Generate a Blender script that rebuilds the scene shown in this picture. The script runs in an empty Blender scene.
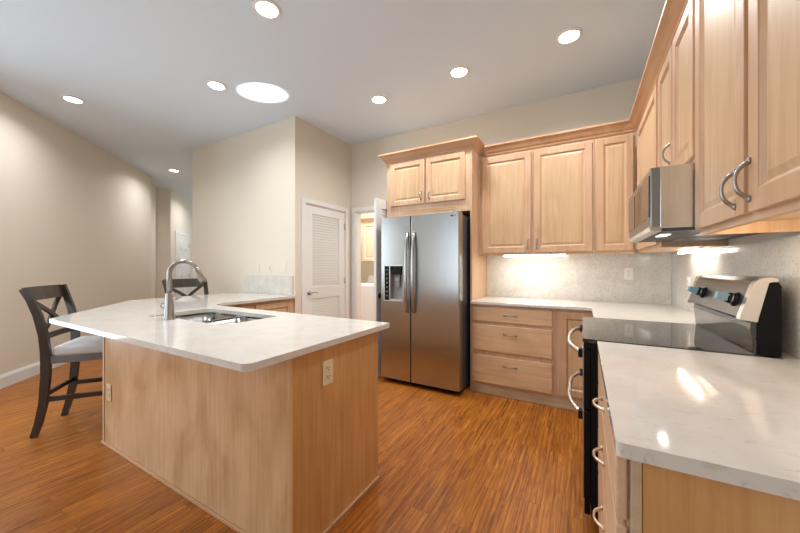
import bpy, bmesh, math, random
from mathutils import Vector, Matrix
random.seed(7)
S = bpy.context.scene
COL = S.collection
R_ = math.radians

# ------------------------------------------------------------------ camera, world, light, exposure
cam_d = bpy.data.cameras.new('camera')
cam_d.sensor_width = 36.0
cam_d.lens = 322.1 / 800 * 36
cam_d.clip_start = 0.02
cam = bpy.data.objects.new('camera', cam_d)
COL.objects.link(cam)
cam.location = (0, 0, 1.26)
cam.rotation_euler = (R_(90), 0, R_(29.65))
S.camera = cam
S.view_settings.view_transform = 'Standard'
S.view_settings.look = 'None'
S.view_settings.exposure = 0.62
S.view_settings.gamma = 1.0
S.view_settings.use_curve_mapping = False
W = bpy.data.worlds.new('world')
S.world = W
W.use_nodes = True
W.node_tree.nodes['Background'].inputs[0].default_value = (0.80, 0.90, 1.0, 1)
W.node_tree.nodes['Background'].inputs[1].default_value = 1.2


def area(name, loc, rot, sx, sy, power, color, spread=180, shape='RECTANGLE'):
    d = bpy.data.lights.new(name, 'AREA')
    d.shape = shape
    d.size = sx
    if shape in ('RECTANGLE', 'ELLIPSE'):
        d.size_y = sy
    d.energy = power
    d.color = color
    d.spread = R_(spread)
    o = bpy.data.objects.new(name, d)
    COL.objects.link(o)
    o.location = loc
    o.rotation_euler = rot
    return o


# daylight coming in through the glazed openings of the wall behind the camera
area('daylight_rear', (-2.35, -2.95, 1.40), (R_(90), 0, 0), 2.4, 2.1, 12, (0.80, 0.92, 1.0))
area('daylight_nook', (-4.80, -0.60, 1.45), (R_(90), 0, R_(-90)), 1.9, 2.1, 32, (0.80, 0.92, 1.0))
# added area lamps without fixtures, out of view, standing in for presumed downlights
for _x, _y, _p in ((-0.10, 1.45, 4.0), (-2.60, 0.10, 7.0), (-4.00, -0.60, 8.0)):
    area('lamp_downlight', (_x, _y, 3.04), (0, 0, 0), 0.13, 0.13, _p, (0.96, 0.98, 1.0), 150, 'DISK')
# added spot inside the sink, standing in for a ceiling sun glint
sp = bpy.data.lights.new('glint_spot', 'SPOT')
sp.energy = 190
sp.spot_size = R_(13)
sp.spot_blend = 0.35
sp.shadow_soft_size = 0.002
sp.color = (1, 0.98, 0.94)
spo = bpy.data.objects.new('glint_spot', sp)
COL.objects.link(spo)
spo.location = (-2.42, 1.40, 0.80)
_d = Vector((-2.89, 2.20, 3.06)) - spo.location
spo.rotation_euler = _d.to_track_quat('-Z', 'Y').to_euler()
spo.scale = (1.0, 0.72, 1.0)

CZ = 3.06          # ceiling height
XW = 0.72          # right wall
YB = 3.80          # back wall
XP = -3.0          # closet wall (side)
YP = 2.73          # closet wall (front)


# ------------------------------------------------------------------ materials
def new_mat(name):
    m = bpy.data.materials.new(name)
    m.use_nodes = True
    nt = m.node_tree
    b = nt.nodes['Principled BSDF']
    return m, nt, b


def N(nt, typ, **kw):
    n = nt.nodes.new(typ)
    for k, v in kw.items():
        setattr(n, k, v)
    return n


def ramp(nt, stops):
    r = nt.nodes.new('ShaderNodeValToRGB')
    el = r.color_ramp.elements
    while len(el) < len(stops):
        el.new(0.5)
    for e, (p, c) in zip(el, stops):
        e.position = p
        e.color = (*c, 1)
    return r


def coords(nt, scale=(1, 1, 1), rand=True):
    tc = N(nt, 'ShaderNodeTexCoord')
    mp = N(nt, 'ShaderNodeMapping')
    mp.inputs['Scale'].default_value = scale
    if rand:
        oi = N(nt, 'ShaderNodeObjectInfo')
        ad = N(nt, 'ShaderNodeVectorMath', operation='ADD')
        mu = N(nt, 'ShaderNodeMath', operation='MULTIPLY')
        mu.inputs[1].default_value = 17.3
        nt.links.new(oi.outputs['Random'], mu.inputs[0])
        nt.links.new(tc.outputs['Object'], ad.inputs[0])
        nt.links.new(mu.outputs[0], ad.inputs[1])
        nt.links.new(ad.outputs[0], mp.inputs['Vector'])
    else:
        nt.links.new(tc.outputs['Object'], mp.inputs['Vector'])
    return mp


def bump(nt, b, src, strength, dist=0.01):
    bp = N(nt, 'ShaderNodeBump')
    bp.inputs['Strength'].default_value = strength
    bp.inputs['Distance'].default_value = dist
    nt.links.new(src, bp.inputs['Height'])
    nt.links.new(bp.outputs[0], b.inputs['Normal'])


def plain(name, col, rough=0.5, metal=0.0, var=0.04, nscale=8, bmp=0.0, spec=None, coat=0.0):
    m, nt, b = new_mat(name)
    mp = coords(nt, (nscale,) * 3)
    no = N(nt, 'ShaderNodeTexNoise')
    no.inputs['Detail'].default_value = 4
    nt.links.new(mp.outputs[0], no.inputs['Vector'])
    lo = tuple(max(0, c * (1 - var)) for c in col)
    hi = tuple(min(1, c * (1 + var)) for c in col)
    r = ramp(nt, [(0.3, lo), (0.7, hi)])
    nt.links.new(no.outputs['Fac'], r.inputs[0])
    nt.links.new(r.outputs[0], b.inputs['Base Color'])
    b.inputs['Roughness'].default_value = rough
    b.inputs['Metallic'].default_value = metal
    if spec is not None:
        b.inputs['Specular IOR Level'].default_value = spec
    if coat:
        b.inputs['Coat Weight'].default_value = coat
    if bmp:
        bump(nt, b, no.outputs['Fac'], bmp, 0.004)
    return m


def maple(name, axis, tint=(1, 1, 1), rough=0.42, blotch=0.5):
    m, nt, b = new_mat(name)
    sc = [26, 26, 26]
    sc[axis] = 1.3
    mp = coords(nt, tuple(sc))
    no = N(nt, 'ShaderNodeTexNoise')
    no.inputs['Scale'].default_value = 1.6
    no.inputs['Detail'].default_value = 6
    no.inputs['Roughness'].default_value = 0.62
    no.inputs['Distortion'].default_value = 0.6
    nt.links.new(mp.outputs[0], no.inputs['Vector'])
    c = lambda r, g, bl: (r * tint[0], g * tint[1], bl * tint[2])
    lo_, mi_, hi_ = (.575, .360, .215), (.665, .445, .283), (.71, .49, .32)
    r = ramp(nt, [(0.25, c(*lo_)), (0.5, c(*mi_)), (0.72, c(*hi_))])
    nt.links.new(no.outputs['Fac'], r.inputs[0])
    # broad figure
    sc2 = [3.2, 3.2, 3.2]
    sc2[axis] = 1.5
    mp2 = coords(nt, tuple(sc2))
    n2 = N(nt, 'ShaderNodeTexNoise')
    n2.inputs['Scale'].default_value = 1.0
    n2.inputs['Detail'].default_value = 3
    n2.inputs['Distortion'].default_value = 1.2
    nt.links.new(mp2.outputs[0], n2.inputs['Vector'])
    r2 = ramp(nt, [(0.38, (1 - .22 * blotch, 1 - .29 * blotch, 1 - .40 * blotch)), (0.58, (1, 1, 1))])
    nt.links.new(n2.outputs['Fac'], r2.inputs[0])
    mx = N(nt, 'ShaderNodeMixRGB', blend_type='MULTIPLY')
    mx.inputs[0].default_value = 1
    nt.links.new(r.outputs[0], mx.inputs[1])
    nt.links.new(r2.outputs[0], mx.inputs[2])
    # cathedral lines
    wv = N(nt, 'ShaderNodeTexWave', wave_type='RINGS', rings_direction='XYZ'[axis])
    sc3 = [5, 5, 5]
    sc3[axis] = 0.5
    mp3 = coords(nt, tuple(sc3))
    wv.inputs['Scale'].default_value = 1.3
    wv.inputs['Distortion'].default_value = 6
    wv.inputs['Detail'].default_value = 2
    nt.links.new(mp3.outputs[0], wv.inputs['Vector'])
    r3 = ramp(nt, [(0.0, (.93, .90, .86)), (0.25, (1, 1, 1))])
    nt.links.new(wv.outputs['Fac'], r3.inputs[0])
    mx2 = N(nt, 'ShaderNodeMixRGB', blend_type='MULTIPLY')
    mx2.inputs[0].default_value = 0.45
    nt.links.new(mx.outputs[0], mx2.inputs[1])
    nt.links.new(r3.outputs[0], mx2.inputs[2])
    nt.links.new(mx2.outputs[0], b.inputs['Base Color'])
    b.inputs['Roughness'].default_value = rough
    bump(nt, b, no.outputs['Fac'], 0.03, 0.002)
    return m


def stone(name, c0, c1, c2, vein, rough, vs=(7, 22, 7), speck=0.0):
    m, nt, b = new_mat(name)
    mp = coords(nt, (1, 1, 1), rand=False)
    n1 = N(nt, 'ShaderNodeTexNoise')
    n1.inputs['Scale'].default_value = 9
    n1.inputs['Detail'].default_value = 6
    nt.links.new(mp.outputs[0], n1.inputs['Vector'])
    r1 = ramp(nt, [(0.32, c0), (0.52, c1), (0.7, c2)])
    nt.links.new(n1.outputs['Fac'], r1.inputs[0])
    mp2 = coords(nt, vs, rand=False)
    n2 = N(nt, 'ShaderNodeTexNoise')
    n2.inputs['Scale'].default_value = 2.0
    n2.inputs['Detail'].default_value = 8
    n2.inputs['Roughness'].default_value = 0.7
    n2.inputs['Distortion'].default_value = 1.5
    nt.links.new(mp2.outputs[0], n2.inputs['Vector'])
    r2 = ramp(nt, [(0.28, vein), (0.43, (1, 1, 1))])
    nt.links.new(n2.outputs['Fac'], r2.inputs[0])
    mx = N(nt, 'ShaderNodeMixRGB', blend_type='MULTIPLY')
    mx.inputs[0].default_value = 0.9
    nt.links.new(r1.outputs[0], mx.inputs[1])
    nt.links.new(r2.outputs[0], mx.inputs[2])
    out = mx
    if speck:
        vo = N(nt, 'ShaderNodeTexVoronoi')
        vo.inputs['Scale'].default_value = 120
        nt.links.new(mp.outputs[0], vo.inputs['Vector'])
        sv = N(nt, 'ShaderNodeSeparateColor')
        nt.links.new(vo.outputs['Color'], sv.inputs[0])
        r3 = ramp(nt, [(0.0, (.62, .60, .56)), (0.22, (.88, .87, .85)), (0.6, (1, 1, 1)), (0.95, (1.0, 1.0, 1.0))])
        nt.links.new(sv.outputs[0], r3.inputs[0])
        m3 = N(nt, 'ShaderNodeMixRGB', blend_type='MULTIPLY')
        m3.inputs[0].default_value = speck
        nt.links.new(mx.outputs[0], m3.inputs[1])
        nt.links.new(r3.outputs[0], m3.inputs[2])
        out = m3
    nt.links.new(out.outputs[0], b.inputs['Base Color'])
    b.inputs['Roughness'].default_value = rough
    return m


def brushed(name, col, rough=0.3, axis=2, amt=0.05, lum=0.06):
    m, nt, b = new_mat(name)
    sc = [160, 160, 160]
    sc[axis] = 1.5
    mp = coords(nt, tuple(sc), rand=False)
    no = N(nt, 'ShaderNodeTexNoise')
    no.inputs['Detail'].default_value = 3
    nt.links.new(mp.outputs[0], no.inputs['Vector'])
    r = ramp(nt, [(0.3, tuple(c * (1 - lum) for c in col)), (0.7, tuple(min(1, c * (1 + lum)) for c in col))])
    nt.links.new(no.outputs['Fac'], r.inputs[0])
    nt.links.new(r.outputs[0], b.inputs['Base Color'])
    rr = N(nt, 'ShaderNodeMapRange')
    rr.inputs['To Min'].default_value = rough - amt
    rr.inputs['To Max'].default_value = rough + amt
    nt.links.new(no.outputs['Fac'], rr.inputs['Value'])
    nt.links.new(rr.outputs[0], b.inputs['Roughness'])
    b.inputs['Metallic'].default_value = 1.0
    return m


def emit(name, col, strength):
    m, nt, b = new_mat(name)
    b.inputs['Base Color'].default_value = (*col, 1)
    b.inputs['Emission Color'].default_value = (*col, 1)
    b.inputs['Emission Strength'].default_value = strength
    return m


def floor_mat():
    m, nt, b = new_mat('floor_planks')
    tc = N(nt, 'ShaderNodeTexCoord')
    sx = N(nt, 'ShaderNodeSeparateXYZ')
    nt.links.new(tc.outputs['Object'], sx.inputs[0])
    cb = N(nt, 'ShaderNodeCombineXYZ')
    nt.links.new(sx.outputs['Y'], cb.inputs['X'])
    nt.links.new(sx.outputs['X'], cb.inputs['Y'])
    br = N(nt, 'ShaderNodeTexBrick')
    br.offset = 0.37
    br.inputs['Color1'].default_value = (0, 0, 0, 1)
    br.inputs['Color2'].default_value = (1, 1, 1, 1)
    br.inputs['Mortar'].default_value = (0.5, 0.5, 0.5, 1)
    br.inputs['Scale'].default_value = 1.0
    br.inputs['Mortar Size'].default_value = 0.0012
    br.inputs['Mortar Smooth'].default_value = 0.2
    br.inputs['Brick Width'].default_value = 0.92
    br.inputs['Row Height'].default_value = 0.098
    nt.links.new(cb.outputs[0], br.inputs['Vector'])
    # grain, offset per plank
    sp_ = N(nt, 'ShaderNodeSeparateColor')
    nt.links.new(br.outputs['Color'], sp_.inputs[0])
    mu = N(nt, 'ShaderNodeMath', operation='MULTIPLY')
    mu.inputs[1].default_value = 31.0
    nt.links.new(sp_.outputs[0], mu.inputs[0])
    ad = N(nt, 'ShaderNodeVectorMath', operation='ADD')
    nt.links.new(cb.outputs[0], ad.inputs[0])
    nt.links.new(mu.outputs[0], ad.inputs[1])
    mp = N(nt, 'ShaderNodeMapping')
    mp.inputs['Scale'].default_value = (1.7, 25, 1)
    nt.links.new(ad.outputs[0], mp.inputs['Vector'])
    no = N(nt, 'ShaderNodeTexNoise')
    no.inputs['Scale'].default_value = 1.5
    no.inputs['Detail'].default_value = 7
    no.inputs['Roughness'].default_value = 0.74
    no.inputs['Distortion'].default_value = 1.3
    nt.links.new(mp.outputs[0], no.inputs['Vector'])
    r = ramp(nt, [(0.30, (.090, .022, .003)), (0.42, (.280, .084, .010)), (0.56, (.44, .150, .019)), (0.72, (.62, .245, .040))])
    nt.links.new(no.outputs['Fac'], r.inputs[0])
    mp2 = N(nt, 'ShaderNodeMapping')
    mp2.inputs['Scale'].default_value = (1.1, 9, 1)
    nt.links.new(ad.outputs[0], mp2.inputs['Vector'])
    wv = N(nt, 'ShaderNodeTexWave')
    wv.bands_direction = 'Y'
    wv.inputs['Scale'].default_value = 1.4
    wv.inputs['Distortion'].default_value = 7
    wv.inputs['Detail'].default_value = 3
    nt.links.new(mp2.outputs[0], wv.inputs['Vector'])
    r4 = ramp(nt, [(0.0, (.60, .52, .45)), (0.30, (1, 1, 1))])
    nt.links.new(wv.outputs['Fac'], r4.inputs[0])
    mw = N(nt, 'ShaderNodeMixRGB', blend_type='MULTIPLY')
    mw.inputs[0].default_value = 0.7
    nt.links.new(r.outputs[0], mw.inputs[1])
    nt.links.new(r4.outputs[0], mw.inputs[2])
    # plank to plank shade
    r2 = ramp(nt, [(0.0, (.88, .87, .85)), (0.5, (1, 1, 1)), (1.0, (1.06, 1.07, 1.08))])
    nt.links.new(sp_.outputs[0], r2.inputs[0])
    mx = N(nt, 'ShaderNodeMixRGB', blend_type='MULTIPLY')
    mx.inputs[0].default_value = 1
    nt.links.new(mw.outputs[0], mx.inputs[1])
    nt.links.new(r2.outputs[0], mx.inputs[2])
    # joint lines
    m2 = N(nt, 'ShaderNodeMixRGB', blend_type='MIX')
    m2.inputs[2].default_value = (.07, .02, .006, 1)
    mf = N(nt, 'ShaderNodeMath', operation='MULTIPLY')
    mf.inputs[1].default_value = 0.6
    nt.links.new(br.outputs['Fac'], mf.inputs[0])
    nt.links.new(mf.outputs[0], m2.inputs[0])
    nt.links.new(mx.outputs[0], m2.inputs[1])
    nt.links.new(m2.outputs[0], b.inputs['Base Color'])
    b.inputs['Roughness'].default_value = 0.38
    b.inputs['Specular IOR Level'].default_value = 0.3
    bump(nt, b, no.outputs['Fac'], 0.06, 0.002)
    return m


MAP_Z = maple('maple_upright', 2)
MAP_X = maple('maple_across_x', 0, tint=(1.07, 1.07, 1.0))
MAP_Y = maple('maple_across_y', 1)
MAP_PANEL = maple('maple_panel', 2, tint=(.96, .96, .88), blotch=0.35)
MAP_ISL = maple('maple_veneer', 2, tint=(.99, .93, .80), rough=0.3, blotch=0.9)
MAP_END_SHADED = maple('maple_veneer_shaded', 2, tint=(.97, .80, .50), rough=0.34, blotch=0.5)  # same maple as the back panel, orange deepened to paint in shade
MAP_CROWN_X = maple('maple_crown_x', 0, tint=(.93, .82, .73))
MAP_CROWN_Y = maple('maple_crown_y', 1, tint=(.93, .82, .73))
MAP_RAIL = maple('maple_rail', 2, tint=(.95, .91, .89))
PALE = maple('maple_pale_kick', 0, tint=(.86, .98, 1.05))
QUARTZ = stone('white_quartz', (.66, .615, .56), (.69, .65, .595), (.715, .68, .63), (.66, .63, .60), 0.06, vs=(9, 30, 9))
SPLASH = stone('speckled_stone', (.66, .63, .57), (.71, .68, .62), (.75, .72, .66), (.92, .91, .89), 0.14, vs=(25, 25, 25), speck=0.55)
WALL = plain('beige_wall_paint', (.75, .685, .575), 0.75, var=0.012, nscale=60, bmp=0.06)
CEIL = plain('blue_tinted_ceiling_paint', (.71, .82, .93), 0.9, var=0.02, nscale=90, bmp=0.25)  # white paint tinted blue to cancel warm light bounced off the floor
WHITE = plain('white_trim_paint', (.80, .79, .77), 0.4, var=0.01)
PLATE = plain('white_plastic', (.82, .80, .76), 0.35, var=0.01)
ALMOND = plain('almond_plastic', (.76, .70, .59), 0.4, var=0.01)
TAN = plain('tan_plastic', (.66, .50, .33), 0.4, var=0.02)
IVORY = plain('ivory_plastic', (.76, .66, .44), 0.35, var=0.02)
DARKSLOT = plain('dark_slots', (.03, .03, .03), 0.5)
STEEL = brushed('brushed_steel', (.45, .45, .445), 0.25, 2)
STEEL_S = brushed('satin_steel', (.62, .60, .57), 0.32, 1)
STEEL_D = brushed('slate_steel', (.32, .36, .38), 0.30, 2)
STEEL_P = brushed('dark_panel_steel', (.21, .205, .195), 0.32, 1)
STEEL_M = brushed('bright_steel', (.74, .75, .71), 0.22, 2)
BASIN = brushed('basin_steel', (.30, .29, .27), 0.20, 0)
NICKEL = plain('brushed_nickel', (.38, .365, .34), 0.30, 1.0, 0.03)
CHAMP = plain('warm_nickel', (.70, .58, .45), 0.3, 1.0, 0.03)
PALEMETAL = plain('pale_satin_metal', (.80, .74, .68), 0.3, 1.0, 0.02)
FRIDGE_SIDE = plain('grey_painted_case', (.075, .075, .08), 0.45, spec=0.25)
BLACK = plain('black_enamel', (.008, .008, .0085), 0.35, spec=0.12)
BLACK_M = plain('black_plastic', (.010, .010, .0105), 0.5, spec=0.15)
GLASS_B = plain('black_ceramic_glass', (.010, .010, .011), 0.05, coat=0.4, spec=0.9)
SMOKE = plain('smoked_glass', (.035, .025, .018), 0.06, spec=0.8)
GREY = plain('grey_plastic', (.32, .32, .32), 0.35)
FILM = plain('blue_protective_film', (.22, .40, .50), 0.15)
DWOOD = maple('dark_stained_wood', 2, tint=(.052, .056, .066), rough=0.27)
SHEENWOOD = maple('dark_wood_painted_sheen', 2, tint=(.25, .38, .60), rough=0.35)  # grey tint paints window sheen on to the dark seat frame
FABRIC = plain('grey_upholstery', (.60, .60, .59), 0.85, var=0.06, nscale=200, bmp=0.15)
BRASS = plain('hinge_nickel', (.55, .52, .48), 0.35, 1.0)
ENAMEL = plain('white_enamel', (.83, .84, .86), 0.25, var=0.01)
CREAM = maple('cream_cabinet', 2, tint=(1.08, 1.22, 1.36), blotch=0.2)
LENS = emit('lamp_lens', (1.0, 0.97, 0.92), 14)
LEDM = emit('led_strip_lens', (1.0, 0.97, 0.90), 12)
LEDW = emit('warm_lamp_lens', (1.0, 0.90, 0.74), 9)
LEDS = emit('soft_lamp_lens', (1.0, 0.92, 0.80), 1.6)
FLOOR = floor_mat()


# ------------------------------------------------------------------ mesh helpers
class M:
    """collects shapes in a local frame (width a, outward n, up z) and links them as ONE mesh object"""

    def __init__(self, o=(0, 0, 0), a=(1, 0, 0), n=(0, 1, 0)):
        self.bm = bmesh.new()
        A, Nn, Z = Vector(a).normalized(), Vector(n).normalized(), Vector((0, 0, 1))
        self.m = Matrix(((A.x, Nn.x, Z.x, o[0]), (A.y, Nn.y, Z.y, o[1]), (A.z, Nn.z, Z.z, o[2]), (0, 0, 0, 1)))

    def _add(self, t, smooth=False):
        bmesh.ops.recalc_face_normals(t, faces=t.faces[:])
        vm = {}
        for v in t.verts:
            vm[v] = self.bm.verts.new(self.m @ v.co)
        for f in t.faces:
            try:
                nf = self.bm.faces.new([vm[v] for v in f.verts])
                nf.smooth = smooth or f.smooth
            except ValueError:
                pass
        t.free()
        return self

    def box(self, x, y, z, bev=0.0, seg=2):
        t = bmesh.new()
        vs = [t.verts.new((x[i], y[j], z[k])) for i in (0, 1) for j in (0, 1) for k in (0, 1)]
        for f in ((0, 1, 3, 2), (4, 6, 7, 5), (0, 4, 5, 1), (2, 3, 7, 6), (0, 2, 6, 4), (1, 5, 7, 3)):
            t.faces.new([vs[i] for i in f])
        if bev:
            bmesh.ops.bevel(t, geom=t.edges[:], offset=bev, segments=seg, affect='EDGES', profile=0.6)
        return self._add(t)

    def prism(self, poly, lo, hi, axis='z', bev=0.0):
        """extrude a 2-D polygon: axis z -> (x,y); y -> (x,z); x -> (y,z)"""
        t = bmesh.new()
        mk = {'z': lambda p, h: (p[0], p[1], h), 'y': lambda p, h: (p[0], h, p[1]), 'x': lambda p, h: (h, p[0], p[1])}[axis]
        a = [t.verts.new(mk(p, lo)) for p in poly]
        b = [t.verts.new(mk(p, hi)) for p in poly]
        n = len(poly)
        t.faces.new(a)
        t.faces.new(b[::-1])
        for i in range(n):
            t.faces.new((a[i], a[(i + 1) % n], b[(i + 1) % n], b[i]))
        if bev:
            bmesh.ops.bevel(t, geom=t.edges[:], offset=bev, segments=2, affect='EDGES')
        return self._add(t)

    def frustum(self, x, z, ins, y0, y1):
        """raised field: rectangle x,z at depth y0 tapering by ins to depth y1"""
        t = bmesh.new()
        a = [t.verts.new((px, y0, pz)) for px, pz in ((x[0], z[0]), (x[1], z[0]), (x[1], z[1]), (x[0], z[1]))]
        b = [t.verts.new((px, y1, pz)) for px, pz in ((x[0] + ins, z[0] + ins), (x[1] - ins, z[0] + ins), (x[1] - ins, z[1] - ins), (x[0] + ins, z[1] - ins))]
        t.faces.new(a)
        t.faces.new(b[::-1])
        for i in range(4):
            t.faces.new((a[i], a[(i + 1) % 4], b[(i + 1) % 4], b[i]))
        return self._add(t)

    def tube(self, pts, r, seg=10, flat=1.0, up=(0, 0, 1)):
        """round (or flattened) rod along a path; r may be a list"""
        t = bmesh.new()
        P = [Vector(p) for p in pts]
        rs = r if isinstance(r, (list, tuple)) else [r] * len(P)
        rings = []
        ref = Vector(up)
        for i, p in enumerate(P):
            d = (P[min(i + 1, len(P) - 1)] - P[max(i - 1, 0)]).normalized()
            s = d.cross(ref)
            if s.length < 1e-4:
                s = d.cross(Vector((1, 0, 0)))
                if s.length < 1e-4:
                    s = d.cross(Vector((0, 1, 0)))
            s.normalize()
            q = s.cross(d).normalized()
            rings.append([t.verts.new(p + s * math.cos(k * 2 * math.pi / seg) * rs[i] + q * math.sin(k * 2 * math.pi / seg) * rs[i] * flat) for k in range(seg)])
        for a, b in zip(rings, rings[1:]):
            for k in range(seg):
                f = t.faces.new((a[k], a[(k + 1) % seg], b[(k + 1) % seg], b[k]))
                f.smooth = True
        t.faces.new(rings[0])
        t.faces.new(rings[-1][::-1])
        return self._add(t)

    def bar(self, pts, wx, wd, side=(1, 0, 0), bev=0.003):
        """rectangular section swept along a path: wx along side, wd across"""
        t = bmesh.new()
        P = [Vector(p) for p in pts]
        sd = Vector(side).normalized()
        rings = []
        for i, p in enumerate(P):
            d = (P[min(i + 1, len(P) - 1)] - P[max(i - 1, 0)]).normalized()
            q = d.cross(sd).normalized()
            s = q.cross(d).normalized()
            w = wd[i] if isinstance(wd, (list, tuple)) else wd
            rings.append([t.verts.new(p + s * a * wx / 2 + q * b * w / 2) for a, b in ((-1, -1), (1, -1), (1, 1), (-1, 1))])
        for a, b in zip(rings, rings[1:]):
            for k in range(4):
                t.faces.new((a[k], a[(k + 1) % 4], b[(k + 1) % 4], b[k]))
        t.faces.new(rings[0])
        t.faces.new(rings[-1][::-1])
        if bev:
            es = [e for e in t.edges if len(e.link_faces) == 2 and e.calc_face_angle(0) > 0.6]
            bmesh.ops.bevel(t, geom=es, offset=bev, segments=2, affect='EDGES')
        return self._add(t)

    def lathe(self, prof, c=(0, 0, 0), axis='z', seg=28):
        """profile of (radius, height) turned about an axis through c"""
        t = bmesh.new()
        C = Vector(c)
        mk = {'z': lambda x, y, h: Vector((x, y, h)), 'y': lambda x, y, h: Vector((x, h, y)), 'x': lambda x, y, h: Vector((h, x, y))}[axis]
        rings = []
        for (r, h) in prof:
            if r < 1e-6:
                rings.append([t.verts.new(C + mk(0, 0, h))])
            else:
                rings.append([t.verts.new(C + mk(r * math.cos(2 * math.pi * k / seg), r * math.sin(2 * math.pi * k / seg), h)) for k in range(seg)])
        for a, b in zip(rings, rings[1:]):
            for k in range(seg):
                k2 = (k + 1) % seg
                if len(a) == 1 and len(b) == 1:
                    continue
                if len(a) == 1:
                    f = t.faces.new((a[0], b[k], b[k2]))
                elif len(b) == 1:
                    f = t.faces.new((a[k], a[k2], b[0]))
                else:
                    f = t.faces.new((a[k], a[k2], b[k2], b[k]))
                f.smooth = True
        return self._add(t)

    def slab(self, outer, holes, z0, z1):
        """flat slab with holes (polygons in x,y)"""
        t = bmesh.new()
        loops = []
        for poly in [outer] + holes:
            vs = [t.verts.new((p[0], p[1], z1)) for p in poly]
            es = [t.edges.new((vs[i], vs[(i + 1) % len(vs)])) for i in range(len(vs))]
            loops.append(vs)
        bmesh.ops.triangle_fill(t, use_beauty=True, use_dissolve=False, edges=t.edges[:])
        top = t.faces[:]
        low = {}
        for vs in loops:
            for v in vs:
                low[v] = t.verts.new((v.co.x, v.co.y, z0))
        for f in top:
            t.faces.new([low[v] for v in reversed(f.verts[:])])
        for vs in loops:
            n = len(vs)
            for i in range(n):
                t.faces.new((vs[i], vs[(i + 1) % n], low[vs[(i + 1) % n]], low[vs[i]]))
        return self._add(t)

    def build(self, name, mat, parent=None, loc=None, bevel=0.0, subsurf=0):
        bmesh.ops.remove_doubles(self.bm, verts=self.bm.verts[:], dist=1e-6)
        me = bpy.data.meshes.new(name)
        if parent is None:
            if loc is None:
                xs = [v.co for v in self.bm.verts]
                loc = Vector(((min(v.x for v in xs) + max(v.x for v in xs)) / 2, (min(v.y for v in xs) + max(v.y for v in xs)) / 2, min(v.z for v in xs)))
            org = Vector(loc)
        else:
            org = parent_origin(parent)
        bmesh.ops.translate(self.bm, verts=self.bm.verts[:], vec=-org)
        self.bm.to_mesh(me)
        self.bm.free()
        me.materials.append(mat)
        o = bpy.data.objects.new(name, me)
        COL.objects.link(o)
        if parent is None:
            o.location = org
        else:
            o.parent = parent
        if bevel:
            b = o.modifiers.new('bevel', 'BEVEL')
            b.width = bevel
            b.segments = 2
            b.limit_method = 'ANGLE'
            b.angle_limit = R_(40)
        if subsurf:
            s = o.modifiers.new('sub', 'SUBSURF')
            s.levels = s.render_levels = subsurf
        return o


def parent_origin(p):
    v = Vector((0, 0, 0))
    while p is not None:
        v += Vector(p.location)
        p = p.parent
    return v


def tag(o, label, cat, group=None):
    o['label'] = label
    o['category'] = cat
    if group:
        o['group'] = group
    return o


def thing(name, label, cat, loc=(0, 0, 0), group=None):
    o = bpy.data.objects.new(name, None)
    o.empty_display_size = 0.1
    COL.objects.link(o)
    o.location = loc
    return tag(o, label, cat, group)


def struct(o):
    o['kind'] = 'structure'
    return o


def dup(o, parent=None):
    c = o.copy()
    COL.objects.link(c)
    if parent is not None:
        c.parent = parent
    for ch in list(o.children):
        dup(ch, c)
    return c


def rounded(poly, radii, seg=6):
    out = []
    n = len(poly)
    for i in range(n):
        p, a, b = Vector(poly[i]), Vector(poly[i - 1]), Vector(poly[(i + 1) % n])
        r = radii[i] if isinstance(radii, (list, tuple)) else radii
        if r <= 0:
            out.append(tuple(p))
            continue
        u, v = (a - p).normalized(), (b - p).normalized()
        ang = u.angle(v)
        t = r / math.tan(ang / 2)
        c = p + (u + v).normalized() * (r / math.sin(ang / 2))
        s, e = p + u * t - c, p + v * t - c
        for k in range(seg + 1):
            w = s.lerp(e, k / seg)
            w = w.normalized() * r
            out.append(tuple(c + w))
    return out


def arc_pull(o, a, n, c, L, rise, r, vertical, name, mat, parent):
    """bowed pull centred at local c=(x,y,z), length L"""
    m = M(o, a, n)
    pts, rs = [], []
    K = 12
    for i in range(K + 1):
        s = i / K * 2 - 1
        h = rise * (1 - abs(s) ** 2.6)
        q = s * L / 2
        pts.append((c[0], c[1] + h, c[2] + q) if vertical else (c[0] + q, c[1] + h, c[2]))
        rs.append(r * (1.25 - 0.35 * (1 - abs(s))))
    m.tube(pts, rs, 8, up=(1, 0, 0) if vertical else (0, 0, 1))
    for s in (-1, 1):
        q = s * L / 2
        cc = (c[0], c[1], c[2] + q) if vertical else (c[0] + q, c[1], c[2])
        m.lathe([(0, 0), (r * 1.9, 0), (r * 1.6, 0.006), (0, 0.007)], cc, 'y', 12)
    return m.build(name, mat, parent)


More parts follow.
